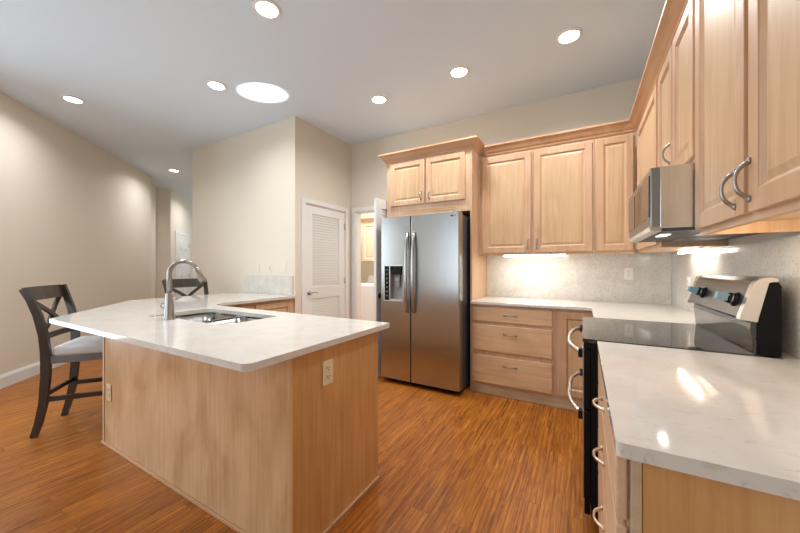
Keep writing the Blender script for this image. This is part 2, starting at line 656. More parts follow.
def panel_door(parent, o, a, n, w, h, handle=None, stile=0.058, name='door', t=0.02, mats=None, hl=0.10, rise=0.030):
    """raised panel cabinet door standing on local frame; origin = lower left corner on the cabinet face"""
    mf, mpn = mats or (MAP_RAIL, MAP_PANEL)
    m = M(o, a, n)
    s = stile
    m.box((0, s), (0, t), (0, h), 0.003)
    m.box((w - s, w), (0, t), (0, h), 0.003)
    m.box((s, w - s), (0, t), (0, s), 0.003)
    m.box((s, w - s), (0, t), (h - s, h), 0.003)
    # sticking: sloped inner lip
    for (x, z) in (((s, w - s), None),):
        m.prism([(s, t - .003), (s, 0.006), (s + .012, 0.006)], s, h - s, 'z')
        m.prism([(w - s, t - .003), (w - s, 0.006), (w - s - .012, 0.006)], s, h - s, 'z')
        m.prism([(t - .003, s), (0.006, s), (0.006, s + .012)], s, w - s, 'x')
        m.prism([(t - .003, h - s), (0.006, h - s), (0.006, h - s - .012)], s, w - s, 'x')
    d = m.build(name, mf, parent)
    p = M(o, a, n)
    p.box((s - .004, w - s + .004), (0.001, 0.007), (s - .004, h - s + .004))
    p.frustum((s + .013, w - s - .013), (s + .013, h - s - .013), min(.020, (w - 2 * s) * .15), 0.0065, 0.0125)
    p.build('door_panel', mpn, d)
    if handle:
        arc_pull(o, a, n, (handle[0], t, handle[1]), hl, rise, 0.0052, True, 'handle', NICKEL, d)
    return d


def slab_drawer(parent, o, a, n, w, h, mat, pull=None, pmat=None, t=0.02, name='drawer', plen=0.10):
    m = M(o, a, n)
    m.box((0, w), (0, t), (0, h), 0.004)
    d = m.build(name, mat, parent)
    if pull:
        arc_pull(o, a, n, (pull[0], t, pull[1]), plen, 0.028, 0.0045, False, 'handle', pmat or NICKEL, d)
    return d


# ------------------------------------------------------------------ room shell
def box_struct(name, x, y, z, mat):
    return struct(M().box(x, y, z).build(name, mat))


struct(M().box((-11.5, 0.9), (-3.2, 6.6), (-0.08, 0)).build('floor', FLOOR, loc=(0, 0, 0)))
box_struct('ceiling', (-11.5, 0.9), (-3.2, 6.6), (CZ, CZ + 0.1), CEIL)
box_struct('wall_right', (XW, XW + 0.12), (-3.1, YB + 0.1), (0, CZ), WALL)


def wall_open(name, p0, p1, thick, op, mat=WALL, ztop=CZ):
    """wall from p0 to p1 (thickness to the left of the direction) with one opening (s0,s1,z1)"""
    a = Vector((p1[0] - p0[0], p1[1] - p0[1], 0))
    L = a.length
    a.normalize()
    n = Vector((-a.y, a.x, 0))
    m = M((p0[0], p0[1], 0), a, n)
    if op is None:
        m.box((0, L), (0, thick), (0, ztop))
    else:
        s0, s1, z0, z1 = op
        m.box((0, s0), (0, thick), (0, ztop))
        m.box((s1, L), (0, thick), (0, ztop))
        m.box((s0, s1), (0, thick), (z1, ztop))
        if z0 > 0:
            m.box((s0, s1), (0, thick), (0, z0))
    return struct(m.build(name, mat))


LX0, LX1, LZ = -2.910, -2.030, 2.060      # laundry doorway
CY0, CY1, CZD = 2.885, 3.665, 2.05        # closet doorway
wall_open('wall_back', (-3.0, YB), (XW, YB), 0.12, (LX0 + 3.0, LX1 + 3.0, 0, LZ))
# closet block: front face y = YP, side face x = XP
wall_open('wall_closet_front', (-5.23, YP), (XP, YP), 0.10, None)
wall_open('wall_closet_side', (XP, YP + 0.10), (XP, YB + 0.12), 0.10, (CY0 - YP - 0.10, CY1 - YP - 0.10, 0, CZD))
wall_open('wall_closet_inner', (-3.75, YP + 0.1), (-3.75, 3.9), 0.05, None)
# long wall on the left, running away at 45 degrees
E0 = Vector((-7.51, 3.13))
s2 = 1 / math.sqrt(2)
wall_open('wall_left', (-4.86, 0.48), (E0.x, E0.y), 0.12, None)
wall_open('wall_nook', (-4.86, -3.1), (-4.86, 0.48), 0.12, (1.55, 3.45, 0.35, 2.55))
wall_open('wall_rear', (-4.98, -3.0), (XW + 0.12, -3.0), -0.12, (1.43, 3.83, 0.35, 2.45))
# recess and the hallway behind
H0 = Vector((-8.30, 3.85))
hb = Vector((-8.425, 3.632))
q0 = E0 + Vector((-.28, -.28)) * 0.72
wall_open('wall_recess', (q0.x, q0.y), (hb.x, hb.y), 0.1, None)
wall_open('wall_hall_return', (hb.x, hb.y), (H0.x, H0.y), 0.1, None)
wall_open('wall_hall', (H0.x, H0.y), (H0.x - 1.75, H0.y + 1.75), 0.1, None)
wall_open('wall_hall_end', (H0.x - 1.70, H0.y + 1.70), (H0.x + 0.5, H0.y + 2.6), 0.1, None)
wall_open('wall_hall_right', (-5.23, YP + 0.10), (-7.75, YP + 2.62), -0.1, None)
# laundry room shell
box_struct('wall_laundry_back', (-4.6, -1.6), (5.86, 5.96), (0, CZ), WALL)
box_struct('wall_laundry_left', (-4.6, -4.5), (3.95, 5.86), (0, CZ), WALL)
box_struct('wall_laundry_right', (-1.7, -1.6), (3.92, 5.86), (0, CZ), WALL)
area('laundry_lamp', (-3.1, 4.7, 3.0), (0, 0, 0), 0.6, 0.6, 60, (1, .98, .95))


def baseboard(name, p0, p1, h=0.14, t=0.016):
    a = Vector((p1[0] - p0[0], p1[1] - p0[1], 0))
    L = a.length
    a.normalize()
    n = Vector((a.y, -a.x, 0))
    m = M((p0[0], p0[1], 0), a, n)
    m.prism([(0, 0), (t, 0), (t, h - .03), (t * .6, h - .012), (t * .35, h), (0, h)], 0, L, 'x')
    return struct(m.build(name, WHITE))


baseboard('baseboard_left', (-4.86, 0.48), (E0.x, E0.y))


def casing(name, o, a, n, w, h, cw=0.06, t=0.018):
    """flat casing around an opening of width w and height h"""
    m = M(o, a, n)
    m.box((-cw, 0), (0, t), (0, h + cw), 0.004)
    m.box((w, w + cw), (0, t), (0, h + cw), 0.004)
    m.box((0, w), (0, t), (h, h + cw), 0.004)
    # jamb lining inside the opening
    m.box((-.004, .012), (-.10, 0.002), (0, h))
    m.box((w - .012, w + .004), (-.10, 0.002), (0, h))
    m.box((.012, w - .012), (-.10, 0.002), (h - .012, h + .004))
    return struct(m.build(name, WHITE))


def louvre_door(name, o, a, n, w, h, lever_side, t=0.035):
    """louvred door slab; local y from 0 to t, front at t"""
    st, top, bot, mid0, mid1 = 0.115, 0.105, 0.20, 0.835, 0.985
    m = M(o, a, n)
    m.box((0, st), (0, t), (0, h), 0.002)
    m.box((w - st, w), (0, t), (0, h), 0.002)
    m.box((st, w - st), (0, t), (0, bot), 0.002)
    m.box((st, w - st), (0, t), (h - top, h), 0.002)
    m.box((st, w - st), (0, t), (mid0, mid1), 0.002)
    d = struct(m.build(name, WHITE))
    for z0, z1 in ((bot, mid0), (mid1, h - top)):
        lv = M(o, a, n)
        k = int((z1 - z0) / 0.034)
        sp_ = (z1 - z0) / k
        for i in range(k):
            z = z0 + sp_ * i
            lv.prism([(t - .006, z), (t - .002, z + .003), (.010, z + sp_ + .008), (.004, z + sp_ + .005)], st, w - st, 'x')
        lv.build('louvre', WHITE, d)
    x = lever_side
    hd = M(o, a, n)
    hd.lathe([(0, 0), (.031, 0), (.031, .006), (.022, .011), (.010, .013), (.010, .045), (0, .047)], (x, t, .92), 'y', 20)
    sgn = 1 if x < w / 2 else -1
    hd.tube([(x, t + .042, .92), (x + sgn * .03, t + .046, .925), (x + sgn * .075, t + .046, .922), (x + sgn * .11, t + .040, .912)], [.010, .009, .008, .006], 10)
    hd.build('lever_handle', NICKEL if name == 'door_1' else BLACK_M, d)
    hx = w - .001 if x < w / 2 else .001
    for z in (.22, h * .52, h - .2):
        hg = M(o, a, n)
        hg.tube([(hx, t + .004, z - .045), (hx, t + .004, z + .045)], .008, 8)
        hg.box((hx - .016, hx + .012), (t - .001, t + .002), (z - .045, z + .045))
        hg.build('hinge', BRASS, d)
    return d


# closet door (in the side wall, facing +x)
louvre_door('door_1', (XP - 0.036, CY0 + 0.014, 0.008), (0, 1, 0), (1, 0, 0), CY1 - CY0 - 0.028, CZD - 0.024, 0.058)
casing('trim_1', (XP, CY0, 0), (0, 1, 0), (1, 0, 0), CY1 - CY0, CZD)
# laundry door standing open towards the kitchen, beside the refrigerator
louvre_door('door_2', (-2.055, 3.775, 0.008), (0, -1, 0), (1, 0, 0), 0.765, 2.025, 0.70)
casing('trim_2', (LX1, YB, 0), (-1, 0, 0), (0, -1, 0), LX1 - LX0, LZ)
# hallway door (six panels) on the far hall wall
ha = Vector((-s2, s2, 0))
hn = Vector((s2, s2, 0))
ho = H0 + Vector((-s2, s2)) * 0.31
DW, DH = 0.80, 2.03
m = M((ho.x, ho.y, 0.005), ha, hn)
m.box((0, DW), (0.003, 0.02), (0, DH))
for x0, x1 in ((0.11, 0.37), (0.43, 0.69)):
    for z0, z1 in ((0.22, 0.80), (0.98, 1.52), (1.66, 1.90)):
        m.frustum((x0, x1), (z0, z1), .010, .020, .027)
        m.frustum((x0 + .04, x1 - .04), (z0 + .04, z1 - .04), .015, .027, .036)
d3 = struct(m.build('door_3', WHITE))
for z in (.25, 1.02, 1.80):
    M((ho.x, ho.y, 0.005), ha, hn).box((DW - .025, DW + .02), (.018, .03), (z - .05, z + .05)).build('hinge', BRASS, d3)
k = M((ho.x, ho.y, 0.005), ha, hn)
k.lathe([(0, 0), (.028, 0), (.012, .012), (.012, .035), (.027, .05), (.02, .066), (0, .07)], (.06, .02, .92), 'y', 16)
k.build('door_knob', NICKEL, d3)
m = M((ho.x, ho.y, 0), ha, hn)
m.box((-.07, 0), (0, .018), (0, DH + .08), .003)
m.box((DW, DW + .07), (0, .018), (0, DH + .08), .003)
m.box((0, DW), (0, .018), (DH + .01, DH + .08), .003)
struct(m.build('trim_3', WHITE))

# ------------------------------------------------------------------ recessed ceiling lights
spots = [
    (-4.773, 1.271, 'recessed ceiling light nearest the long beige wall on the left', 1),
    (-1.919, 1.495, 'recessed ceiling light above the island end, cut by the top of the picture', 1),
    (-3.167, 1.879, 'recessed ceiling light just left of the bright sun glint', 1),
    (-1.911, 2.900, 'recessed ceiling light in front of the refrigerator cabinet, leftmost of the row of three', 1),
    (-0.999, 2.858, 'recessed ceiling light in the middle of the row of three along the wall cabinets', 1),
    (-0.097, 2.839, 'recessed ceiling light nearest the right-hand wall cabinets, rightmost of the row of three', 1),
    (-6.664, 3.149, 'small far recessed ceiling light before the hallway', 1),
    (-8.10, 4.62, 'ceiling light glowing in the hallway behind the closet wall edge', 1.2),
]
t0 = None
for (x, y, lab, pw) in spots:
    if t0 is None:
        t0 = r = thing('recessed_light', lab, 'ceiling light', (x, y, CZ), 'recessed ceiling lights')
        M((x, y, CZ)).lathe([(.070, -.004), (.074, -.011), (.092, -.006), (.096, 0.0), (.068, 0.0)], seg=32).build('trim_ring', WHITE, r)
        M((x, y, CZ)).lathe([(0, -.006), (.071, -.005), (.071, -.001), (0, -.001)], seg=32).build('lens', LENS, r)
    else:
        r = dup(t0)
        r.location = (x, y, CZ)
        r['label'] = lab
    area('lamp_downlight', (x, y, CZ - 0.02), (0, 0, 0), 0.13, 0.13, 7.5 * pw, (0.96, 0.98, 1.0), 150, 'DISK')

# ------------------------------------------------------------------ peninsula
IX0, IX1, IY0, IY1, IZ = -3.0, -1.062, 0.955, 1.60, 0.884
isl = thing('peninsula_cabinet', 'long maple veneered peninsula cabinet carrying the sink and faucet', 'cabinet', ((IX0 + IX1) / 2, 1.30, 0))
M().box((IX0 + .012, IX1 - .018), (IY0, IY0 + .02), (0.0, IZ)).build('back_panel', MAP_ISL, isl)
M().box((IX1 - .018, IX1), (IY0 - .002, IY1), (0, IZ), .0015).build('end_panel', MAP_END_SHADED, isl)
M().box((IX0, IX0 + .018), (IY0 - .002, IY1), (0, IZ), .0015).build('side_panel', MAP_Z, isl)
M().box((IX0 + .02, IX1 - .02), (IY1 - .02, IY1), (.10, IZ)).build('front_panel', MAP_X, isl)
m = M()
m.box((IX0, IX1 + .010), (IY0 - .012, IY0), (0, .018), .004)
m.box((IX1, IX1 + .012), (IY0 - .010, IY1), (0, .018), .004)
m.build('base_molding', MAP_CROWN_X, isl)
M().box((IX0 + .02, IX0 + .034), (IY0 - .005, IY0 + .001), (.018, IZ), .0015).build('edge_strip', MAP_Z, isl)

# base cabinet of the return leg towards the closet wall (face to +x)
rl = thing('base_cabinet', 'maple base cabinet under the peninsula return, against the closet wall', 'cabinet', (-3.3, 2.2, 0))
M().box((-3.60, -3.02), (1.66, YP - .002), (.10, .884)).build('body', MAP_Z, rl)
M().box((-3.58, -3.08), (1.70, YP - .01), (0, .10)).build('toe_kick', MAP_Y, rl)
panel_door(rl, (-3.02, 1.70, .13), (0, 1, 0), (1, 0, 0), 0.48, 0.72, (0.43, 0.62))
panel_door(rl, (-3.02, 2.20, .13), (0, 1, 0), (1, 0, 0), 0.48, 0.72, (0.05, 0.62))

# quartz top with sink cut-out
CT, CB = 0.914, 0.886
outer = rounded([(-1.03, 0.715), (-1.03, 1.69), (-2.86, 1.69), (-2.97, 1.80), (-2.97, YP - .001), (-4.04, YP - .001), (-4.04, 1.50), (-3.075, 0.705)],
                [.035, .012, 0.004, .004, 0, 0, .03, .012], 6)
SX0, SX1, SY0, SY1 = -2.68, -1.845, 1.130, 1.535
hole = rounded([(SX0, SY0), (SX1, SY0), (SX1, SY1), (SX0, SY1)], [.10, .05, .03, .07], 8)
ct = M().slab(outer, [hole], CB, CT).build('peninsula_countertop', QUARTZ, bevel=.004)
tag(ct, 'white speckled quartz countertop of the peninsula with angled bar end', 'countertop')
sk = thing('kitchen_sink', 'stainless steel double bowl sink set under the peninsula countertop', 'sink', (-2.28, 1.33, .68))


def bowl(x0, x1, y0, y1, z0, z1, r):
    t = bmesh.new()
    prev = None
    rings = []
    for ins, z, rr in ((0, z1, r), (.004, z0 + .03, r), (.012, z0 + .008, r * .9), (.03, z0, r * .8)):
        p = rounded([(x0 + ins, y0 + ins), (x1 - ins, y0 + ins), (x1 - ins, y1 - ins), (x0 + ins, y1 - ins)], rr, 6)
        rings.append([t.verts.new((q[0], q[1], z)) for q in p])
    o2 = rounded([(x0 - .004, y0 - .004), (x1 + .004, y0 - .004), (x1 + .004, y1 + .004), (x0 - .004, y1 + .004)], r + .004, 6)
    w1 = [t.verts.new((q[0], q[1], z1)) for q in o2]
    w0 = [t.verts.new((q[0], q[1], z0 - .004)) for q in o2]
    rings = [w0, w1] + rings
    n = len(w0)
    for a, b in zip(rings, rings[1:]):
        for k in range(n):
            f = t.faces.new((a[k], a[(k + 1) % n], b[(k + 1) % n], b[k]))
            f.smooth = True
    t.faces.new(w0)
    t.faces.new(rings[-1])
    return t


DIV = -2.26
for i, (a0, a1) in enumerate(((SX0 + .004, DIV - .012), (DIV + .012, SX1 - .004))):
    mm = M()
    mm._add(bowl(a0, a1, SY0 + .006, SY1 - .006, .70, .872, .06))
    b_ = mm.build('bowl', BASIN, sk)
    M().lathe([(0, .7035), (.026, .7035), (.043, .7055), (.046, .703), (0, .702)], ((a0 + a1) / 2, 1.34, 0)).build('drain', NICKEL, b_)
m = M()
m.slab(rounded([(SX0 - .02, SY0 - .02), (SX1 + .02, SY0 - .02), (SX1 + .02, SY1 + .02), (SX0 - .02, SY1 + .02)], .08, 6),
       [rounded([(SX0 + .004, SY0 + .006), (DIV - .012, SY0 + .006), (DIV - .012, SY1 - .006), (SX0 + .004, SY1 - .006)], .06, 6),
        rounded([(DIV + .012, SY0 + .006), (SX1 - .004, SY0 + .006), (SX1 - .004, SY1 - .006), (DIV + .012, SY1 - .006)], .06, 6)], .868, .884)
m.build('rim', BASIN, sk)

# faucet
FX, FY = -2.350, 1.083
fa = thing('kitchen_faucet', 'brushed nickel gooseneck pull-down faucet standing behind the sink', 'faucet', (FX, FY, CT))
M((FX, FY, CT)).lathe([(0, 0), (.033, 0), (.033, .004), (.030, .02), (.026, .09), (.021, .168), (.018, .175), (0, .176)]).build('body', NICKEL, fa)
pts = [(FX, FY, CT + .17), (FX, FY, CT + .28)]
RR = 0.082
for i in range(13):
    th = math.pi - i / 12 * math.pi * 0.88
    pts.append((FX + 0.02 * (1 + math.cos(th)) * .5, FY + RR + RR * math.cos(th), CT + .30 + RR * math.sin(th)))
M().tube(pts, .0148, 14, up=(1, 0, 0)).build('spout', NICKEL, fa)
p_e = Vector(pts[-1])
dv = (p_e - Vector(pts[-2])).normalized()
hd = M()
hd.tube([p_e - dv * .01, p_e + dv * .012, p_e + dv * .03, p_e + dv * .085, p_e + dv * .105], [.0165, .017, .019, .023, .022], 16)
hd.build('spray_head', NICKEL, fa)
lv = M()
lv.lathe([(0, 0), (.019, 0), (.019, .036), (.016, .042), (0, .043)], (FX - .030, FY, CT + .085), 'x', 16)
lv.m = Matrix.Identity(4)
lv.tube([(FX - .02, FY, CT + .085), (FX - .068, FY - .002, CT + .087)], .021, 14)
lv.tube([(FX - .050, FY, CT + .09), (FX - .064, FY + .05, CT + .12), (FX - .070, FY + .085, CT + .13)], [.008, .006, .005], 8)
lv.build('lever', NICKEL, fa)
tag(M((-2.582, 1.095, CT)).lathe([(0, .010), (.016, .010), (.019, .007), (.028, .005), (.030, 0), (0, 0)]).build('hole_cover', NICKEL),
    'small round metal hole cover on the countertop left of the faucet', 'cap')
# stone splash on the closet wall
tag(M().box((-3.93, -3.03), (YP - .022, YP - .001), (CT + .0005, 1.146), .002).build('backsplash', SPLASH),
    'short speckled stone backsplash strip standing on the peninsula return by the closet wall', 'backsplash')


# ------------------------------------------------------------------ outlets and switches
def plate(name, label, cat, o, a, n, mat, kind, group, w=0.07, h=0.115):
    """o = centre on the surface"""
    r = thing(name, label, cat, (o[0], o[1], o[2]), group)
    M(o, a, n).box((-w / 2, w / 2), (0, .006), (-h / 2, h / 2), .003).build('cover_plate', mat, r)
    if kind == 'duplex':
        for s in (-1, 1):
            q = M(o, a, n)
            q.prism(rounded([(-.0165, s * .020 - .014), (.0165, s * .020 - .014), (.0165, s * .020 + .014), (-.0165, s * .020 + .014)], .009, 5), .005, .008, 'y')
            sc = q.build('socket', mat, r)
            e = M(o, a, n)
            e.box((-.0085, -.0060), (.0075, .0086), (s * .020 - .001, s * .020 + .009))
            e.box((.0055, .0080), (.0075, .0086), (s * .020 - .001, s * .020 + .008))
            e.lathe([(0, .0086), (.0028, .0086), (.0028, .0075)], (0, 0, s * .020 - .007), 'y', 10)
            e.build('slots', DARKSLOT, sc)
        M(o, a, n).lathe([(.003, .0058), (.003, .0068), (0, .0070)], (0, 0, 0), 'y', 10).build('screw', NICKEL, r)
    elif kind == 'rocker':
        M(o, a, n).prism([(.005, -.033), (.010, -.033), (.006, .033), (.005, .033)], -.0165, .0165, 'x').build('rocker', mat, r)
    elif kind == 'gfci':
        b = M(o, a, n).box((-.0165, .0165), (.005, .008), (-.033, .033), .001).build('socket', mat, r)
        e = M(o, a, n)
        for s in (-1, 1):
            e.box((-.0075, -.005), (.0075, .0088), (s * .021 - .004, s * .021 + .005))
            e.box((.005, .0075), (.0075, .0088), (s * .021 - .004, s * .021 + .005))
        e.box((-.006, .006), (.0075, .0095), (-.007, .007))
        e.build('slots', DARKSLOT, b)
    return r


plate('wall_outlet', 'ivory duplex outlet on the end panel of the peninsula', 'outlet', (IX1, 1.165, .755), (0, 1, 0), (1, 0, 0), IVORY, 'duplex', 'wall outlets')
plate('wall_outlet', 'tan outlet low on the long peninsula back panel near the stool', 'outlet', (-2.887, IY0, .378), (1, 0, 0), (0, -1, 0), TAN, 'duplex', 'wall outlets')
plate('wall_outlet', 'white duplex outlet on the backsplash below the lit LED bar', 'outlet', (-.452, YB - .021, 1.19), (1, 0, 0), (0, -1, 0), PLATE, 'duplex', 'wall outlets')
plate('wall_outlet', 'white duplex outlet on the back wall backsplash near the right corner', 'outlet', (.380, YB - .021, 1.19), (1, 0, 0), (0, -1, 0), PLATE, 'duplex', 'wall outlets')
plate('wall_outlet', 'white outlet on the right wall backsplash seen edge-on beside the range backguard', 'outlet', (XW - .021, 3.22, 1.125), (0, 1, 0), (-1, 0, 0), PLATE, 'duplex', 'wall outlets')
plate('light_switch', 'white switch plate on the closet wall, leftmost of three above the stone strip', 'switch', (-3.68, YP, 1.245), (1, 0, 0), (0, -1, 0), ALMOND, 'rocker', 'plates on the closet wall')
plate('wall_outlet', 'white outlet with dark slots on the closet wall, between two switch plates', 'outlet', (-3.445, YP, 1.24), (1, 0, 0), (0, -1, 0), ALMOND, 'gfci', 'plates on the closet wall')
plate('light_switch', 'white switch plate on the closet wall, nearest the wall corner', 'switch', (-3.18, YP, 1.245), (1, 0, 0), (0, -1, 0), ALMOND, 'rocker', 'plates on the closet wall')


# ------------------------------------------------------------------ bar stools
def stool(label):
    r = thing('bar_stool', label, 'stool', (0, 0, 0), 'counter stools')
    for s in (-1, 1):
        p = []
        for z, y, x in ((0, -.268, .195), (.10, -.240, .195), (.25, -.212, .197), (.45, -.198, .20), (.62, -.197, .203), (.75, -.205, .212), (.90, -.232, .220), (1.02, -.268, .229), (1.10, -.300, .234)):
            p.append((s * x, y, z))
        M().bar(p, .030, [.036, .042, .048, .052, .054, .050, .046, .042, .050], (1, 0, 0), .004).build('leg', DWOOD, r)
    for s in (-1, 1):
        M().bar([(s * .19, .205, 0), (s * .195, .20, .30), (s * .195, .195, .585)], .036, [.032, .038, .042], (1, 0, 0), .004).build('leg', DWOOD, r)
    m = M()
    m.box((-.20, .20), (.185, .21), (.535, .592), .003)
    m.box((-.186, .186), (-.215, -.19), (.535, .592), .003)
    for s in (-1, 1):
        m.box((s * .20 - .012, s * .20 + .012), (-.17, .20), (.535, .592), .003)
    m.build('seat_frame', SHEENWOOD, r)
    # padded seat: soft crowned cushion with rounded corners
    t = bmesh.new()
    base = rounded([(-.205, -.165), (.205, -.165), (.222, .225), (-.222, .225)], .035, 5)
    lay = [(1.0, .592), (1.012, .606), (1.014, .636), (.985, .653), (.90, .662), (.60, .667)]
    rings = []
    for sc, z in lay:
        rings.append([t.verts.new((q[0] * sc, .03 + (q[1] - .03) * sc, z)) for q in base])
    n = len(base)
    for a, b in zip(rings, rings[1:]):
        for k in range(n):
            f = t.faces.new((a[k], a[(k + 1) % n], b[(k + 1) % n], b[k]))
            f.smooth = True
    t.faces.new(rings[0])
    t.faces.new(rings[-1])
    M()._add(t).build('seat', FABRIC, r)
    # back rails and crossed slats
    m = M()
    top = [(x, -.292 - .018 * (1 - (x / .24) ** 2), 1.055) for x in (-.224, -.12, 0, .12, .224)]
    m.bar(top, .020, .105, (0, 1, .28), .004)
    m.build('top_rail', DWOOD, r)
    M().bar([(x, -.212 - .008 * (1 - (x / .21) ** 2), .735) for x in (-.208, -.1, 0, .1, .208)], .020, .042, (0, 1, .15), .003).build('lower_rail', DWOOD, r)
    for s in (-1, 1):
        p = []
        for i in range(9):
            u = i / 8
            x = s * (-.195 + .40 * u + .012 * math.sin(2 * math.pi * u))
            z = .745 + (1.015 - .745) * u
            p.append((x, -.218 - .070 * u ** 1.4 - .010 + (.008 if s > 0 else -.004), z))
        M().bar(p, .014, .034, (0, 1, .2), .002).build('cross_slat', DWOOD, r)
    M().box((-.185, .185), (.185, .207), (.20, .235), .003).build('stretcher', DWOOD, r)
    M().box((-.186, .186), (-.222, -.200), (.285, .318), .003).build('stretcher', DWOOD, r)
    for s in (-1, 1):
        M().bar([(s * .196, -.208, .27), (s * .193, .19, .27)], .022, .034, (1, 0, 0), .003).build('stretcher', DWOOD, r)
    return r


st1 = stool('dark wood X-back stool with pale grey seat at the near angled bar end')
st2 = dup(st1)
st2['label'] = 'dark wood X-back stool showing only its back rail behind the faucet'
st1.location = (-3.508, 1.058, 0)
st1.rotation_euler = (0, 0, R_(-37.7))
st2.location = (-4.00, 2.16, 0)
st2.rotation_euler = (0, 0, R_(-90))

# ------------------------------------------------------------------ refrigerator
FX0, FX1, FSP = -1.937, -1.033, -1.565
FY0 = 2.97
fr = thing('refrigerator', 'stainless steel side-by-side refrigerator with ice and water dispenser', 'refrigerator', (-1.485, 3.35, 0))
M().box((FX0 + .008, FX1 - .008), (3.065, 3.76), (.03, 1.775), .004).build('case', FRIDGE_SIDE, fr)
m = M()
m.box((FX0 + .02, FX1 - .02), (3.02, 3.07), (.02, .07), .003)
m.box((FX0 + .05, FX0 + .10), (3.10, 3.70), (0, .035))
m.box((FX1 - .10, FX1 - .05), (3.10, 3.70), (0, .035))
m.build('base_grille', BLACK_M, fr)
for x in (FX0 + .06, FX1 - .06):
    M().box((x - .04, x + .04), (3.01, 3.12), (1.776, 1.800), .006).build('hinge_cover', BLACK_M, fr)
DZ0, DZ1, DZI0, DZI1 = .055, 1.790, .885, 1.275
DX0, DX1 = -1.892, -1.645


def rc(x0, x1, rl_, rr_):
    """door plan with rounded front corners"""
    p = [(x0, FY0 + .088)]
    if rl_:
        p += [(x0 + rl_ - rl_ * math.cos(t), FY0 + rl_ - rl_ * math.sin(t)) for t in [i * math.pi / 10 for i in range(6)]]
    else:
        p += [(x0, FY0)]
    if rr_:
        p += [(x1 - rr_ + rr_ * math.sin(t), FY0 + rr_ - rr_ * math.cos(t)) for t in [i * math.pi / 10 for i in range(6)]]
    else:
        p += [(x1, FY0)]
    p += [(x1, FY0 + .088)]
    return p


m = M()
m.prism(rc(FX0, DX0, .016, 0), DZ0, DZ1)
m.prism(rc(DX1, FSP - .004, 0, .010), DZ0, DZ1)
m.box((DX0, DX1), (FY0, FY0 + .088), (DZ0, DZI0))
m.box((DX0, DX1), (FY0, FY0 + .088), (DZI1, DZ1))
m.box((DX0, DX1), (FY0 + .075, FY0 + .088), (DZI0, DZI1))
ld = m.build('door', STEEL, fr)
rd = M().prism(rc(FSP + .004, FX1, .010, .016), DZ0, DZ1).build('door', STEEL, fr)
for d_, x in ((ld, -1.600), (rd, -1.520)):
    h = M()
    P, RS = [], []
    for i in range(17):
        u = i / 16 * 2 - 1
        P.append((x, FY0 - .050 + .038 * abs(u) ** 3, 1.197 + .415 * u))
        RS.append(.021 - .004 * abs(u))
    h.tube(P, RS, 14, flat=.62, up=(0, 1, 0))
    for z in (.80, 1.594):
        h.box((x - .014, x + .014), (FY0 - .022, FY0 + .002), (z - .025, z + .025), .004)
    h.build('handle', STEEL, d_)
lg2 = M((-1.112, FY0, 1.757), (1, 0, 0), (0, -1, 0))
lg2.lathe([(0, -.001), (.0105, -.001), (.0105, .0015), (0, .0018)], (0, 0, 0), 'y', 20)
lg2.build('emblem', FRIDGE_SIDE, rd)
lg3 = M((-1.096, FY0, 1.7485), (1, 0, 0), (0, -1, 0))
lg3.box((0, .0035), (-.001, .0012), (0, .017))
lg3.box((.0035, .011), (-.001, .0012), (0, .0035))
lg3.build('logo_letter', GREY, rd)
lg4 = M((-1.081, FY0, 1.7485), (1, 0, 0), (0, -1, 0))
lg4.box((0, .0035), (-.001, .0012), (0, .017))
lg4.box((.0035, .013), (-.001, .0012), (0, .0035))
lg4.box((.0035, .013), (-.001, .0012), (.0135, .017))
lg4.box((.0095, .013), (-.001, .0012), (.0035, .0085))
lg4.box((.0065, .0095), (-.001, .0012), (.0060, .0085))
lg4.build('logo_letter', GREY, rd)
ds = M()
ds.box((DX0, DX1), (FY0 - .004, FY0 + .02), (DZI1 - .012, DZI1), .002)
ds.box((DX0, DX1), (FY0 - .004, FY0 + .02), (DZI0, DZI0 + .012), .002)
ds.box((DX0, DX0 + .010), (FY0 - .004, FY0 + .02), (DZI0, DZI1), .002)
ds.box((DX1 - .010, DX1), (FY0 - .004, FY0 + .02), (DZI0, DZI1), .002)
ds.box((DX0 + .068, DX0 + .076), (FY0 - .002, FY0 + .02), (DZI0, DZI1), .001)
dp = ds.build('dispenser', STEEL_S, fr)
M().box((DX0 + .010, DX0 + .068), (FY0 - .002, FY0 + .02), (DZI0 + .012, DZI1 - .012), .001).build('control_panel', BLACK, dp)
for i in range(7):
    z = DZI1 - .05 - i * .047
    M().box((DX0 + .032, DX0 + .046), (FY0 - .0035, FY0 - .001), (z - .006, z + .006)).build('button', GREY, dp)
c_ = M()
c_.box((DX0 + .076, DX1 - .010), (FY0 + .070, FY0 + .0745), (DZI0 + .012, DZI1 - .012))
c_.box((DX0 + .076, DX0 + .080), (FY0 + .003, FY0 + .072), (DZI0 + .012, DZI1 - .012))
c_.box((DX1 - .014, DX1 - .010), (FY0 + .003, FY0 + .072), (DZI0 + .012, DZI1 - .012))
c_.build('recess', GREY, dp)
c_ = M()
c_.box((DX0 + .10, DX1 - .03), (FY0 + .004, FY0 + .070), (DZI1 - .10, DZI1 - .013), .012)
c_.box((DX0 + .084, DX1 - .016), (FY0 + .02, FY0 + .070), (DZI1 - .045, DZI1 - .012), .003)
c_.build('nozzle_block', BLACK_M, dp)
M().bar([(-1.745, FY0 + .055, DZI1 - .10), (-1.745, FY0 + .040, DZI1 - .17), (-1.745, FY0 + .052, DZI1 - .24)], .05, .008, (1, 0, 0), .002).build('paddle', GREY, dp)
M().box((DX0 + .078, DX1 - .012), (FY0 - .002, FY0 + .070), (DZI0 + .012, DZI0 + .028), .003).build('drip_tray', STEEL_S, dp)

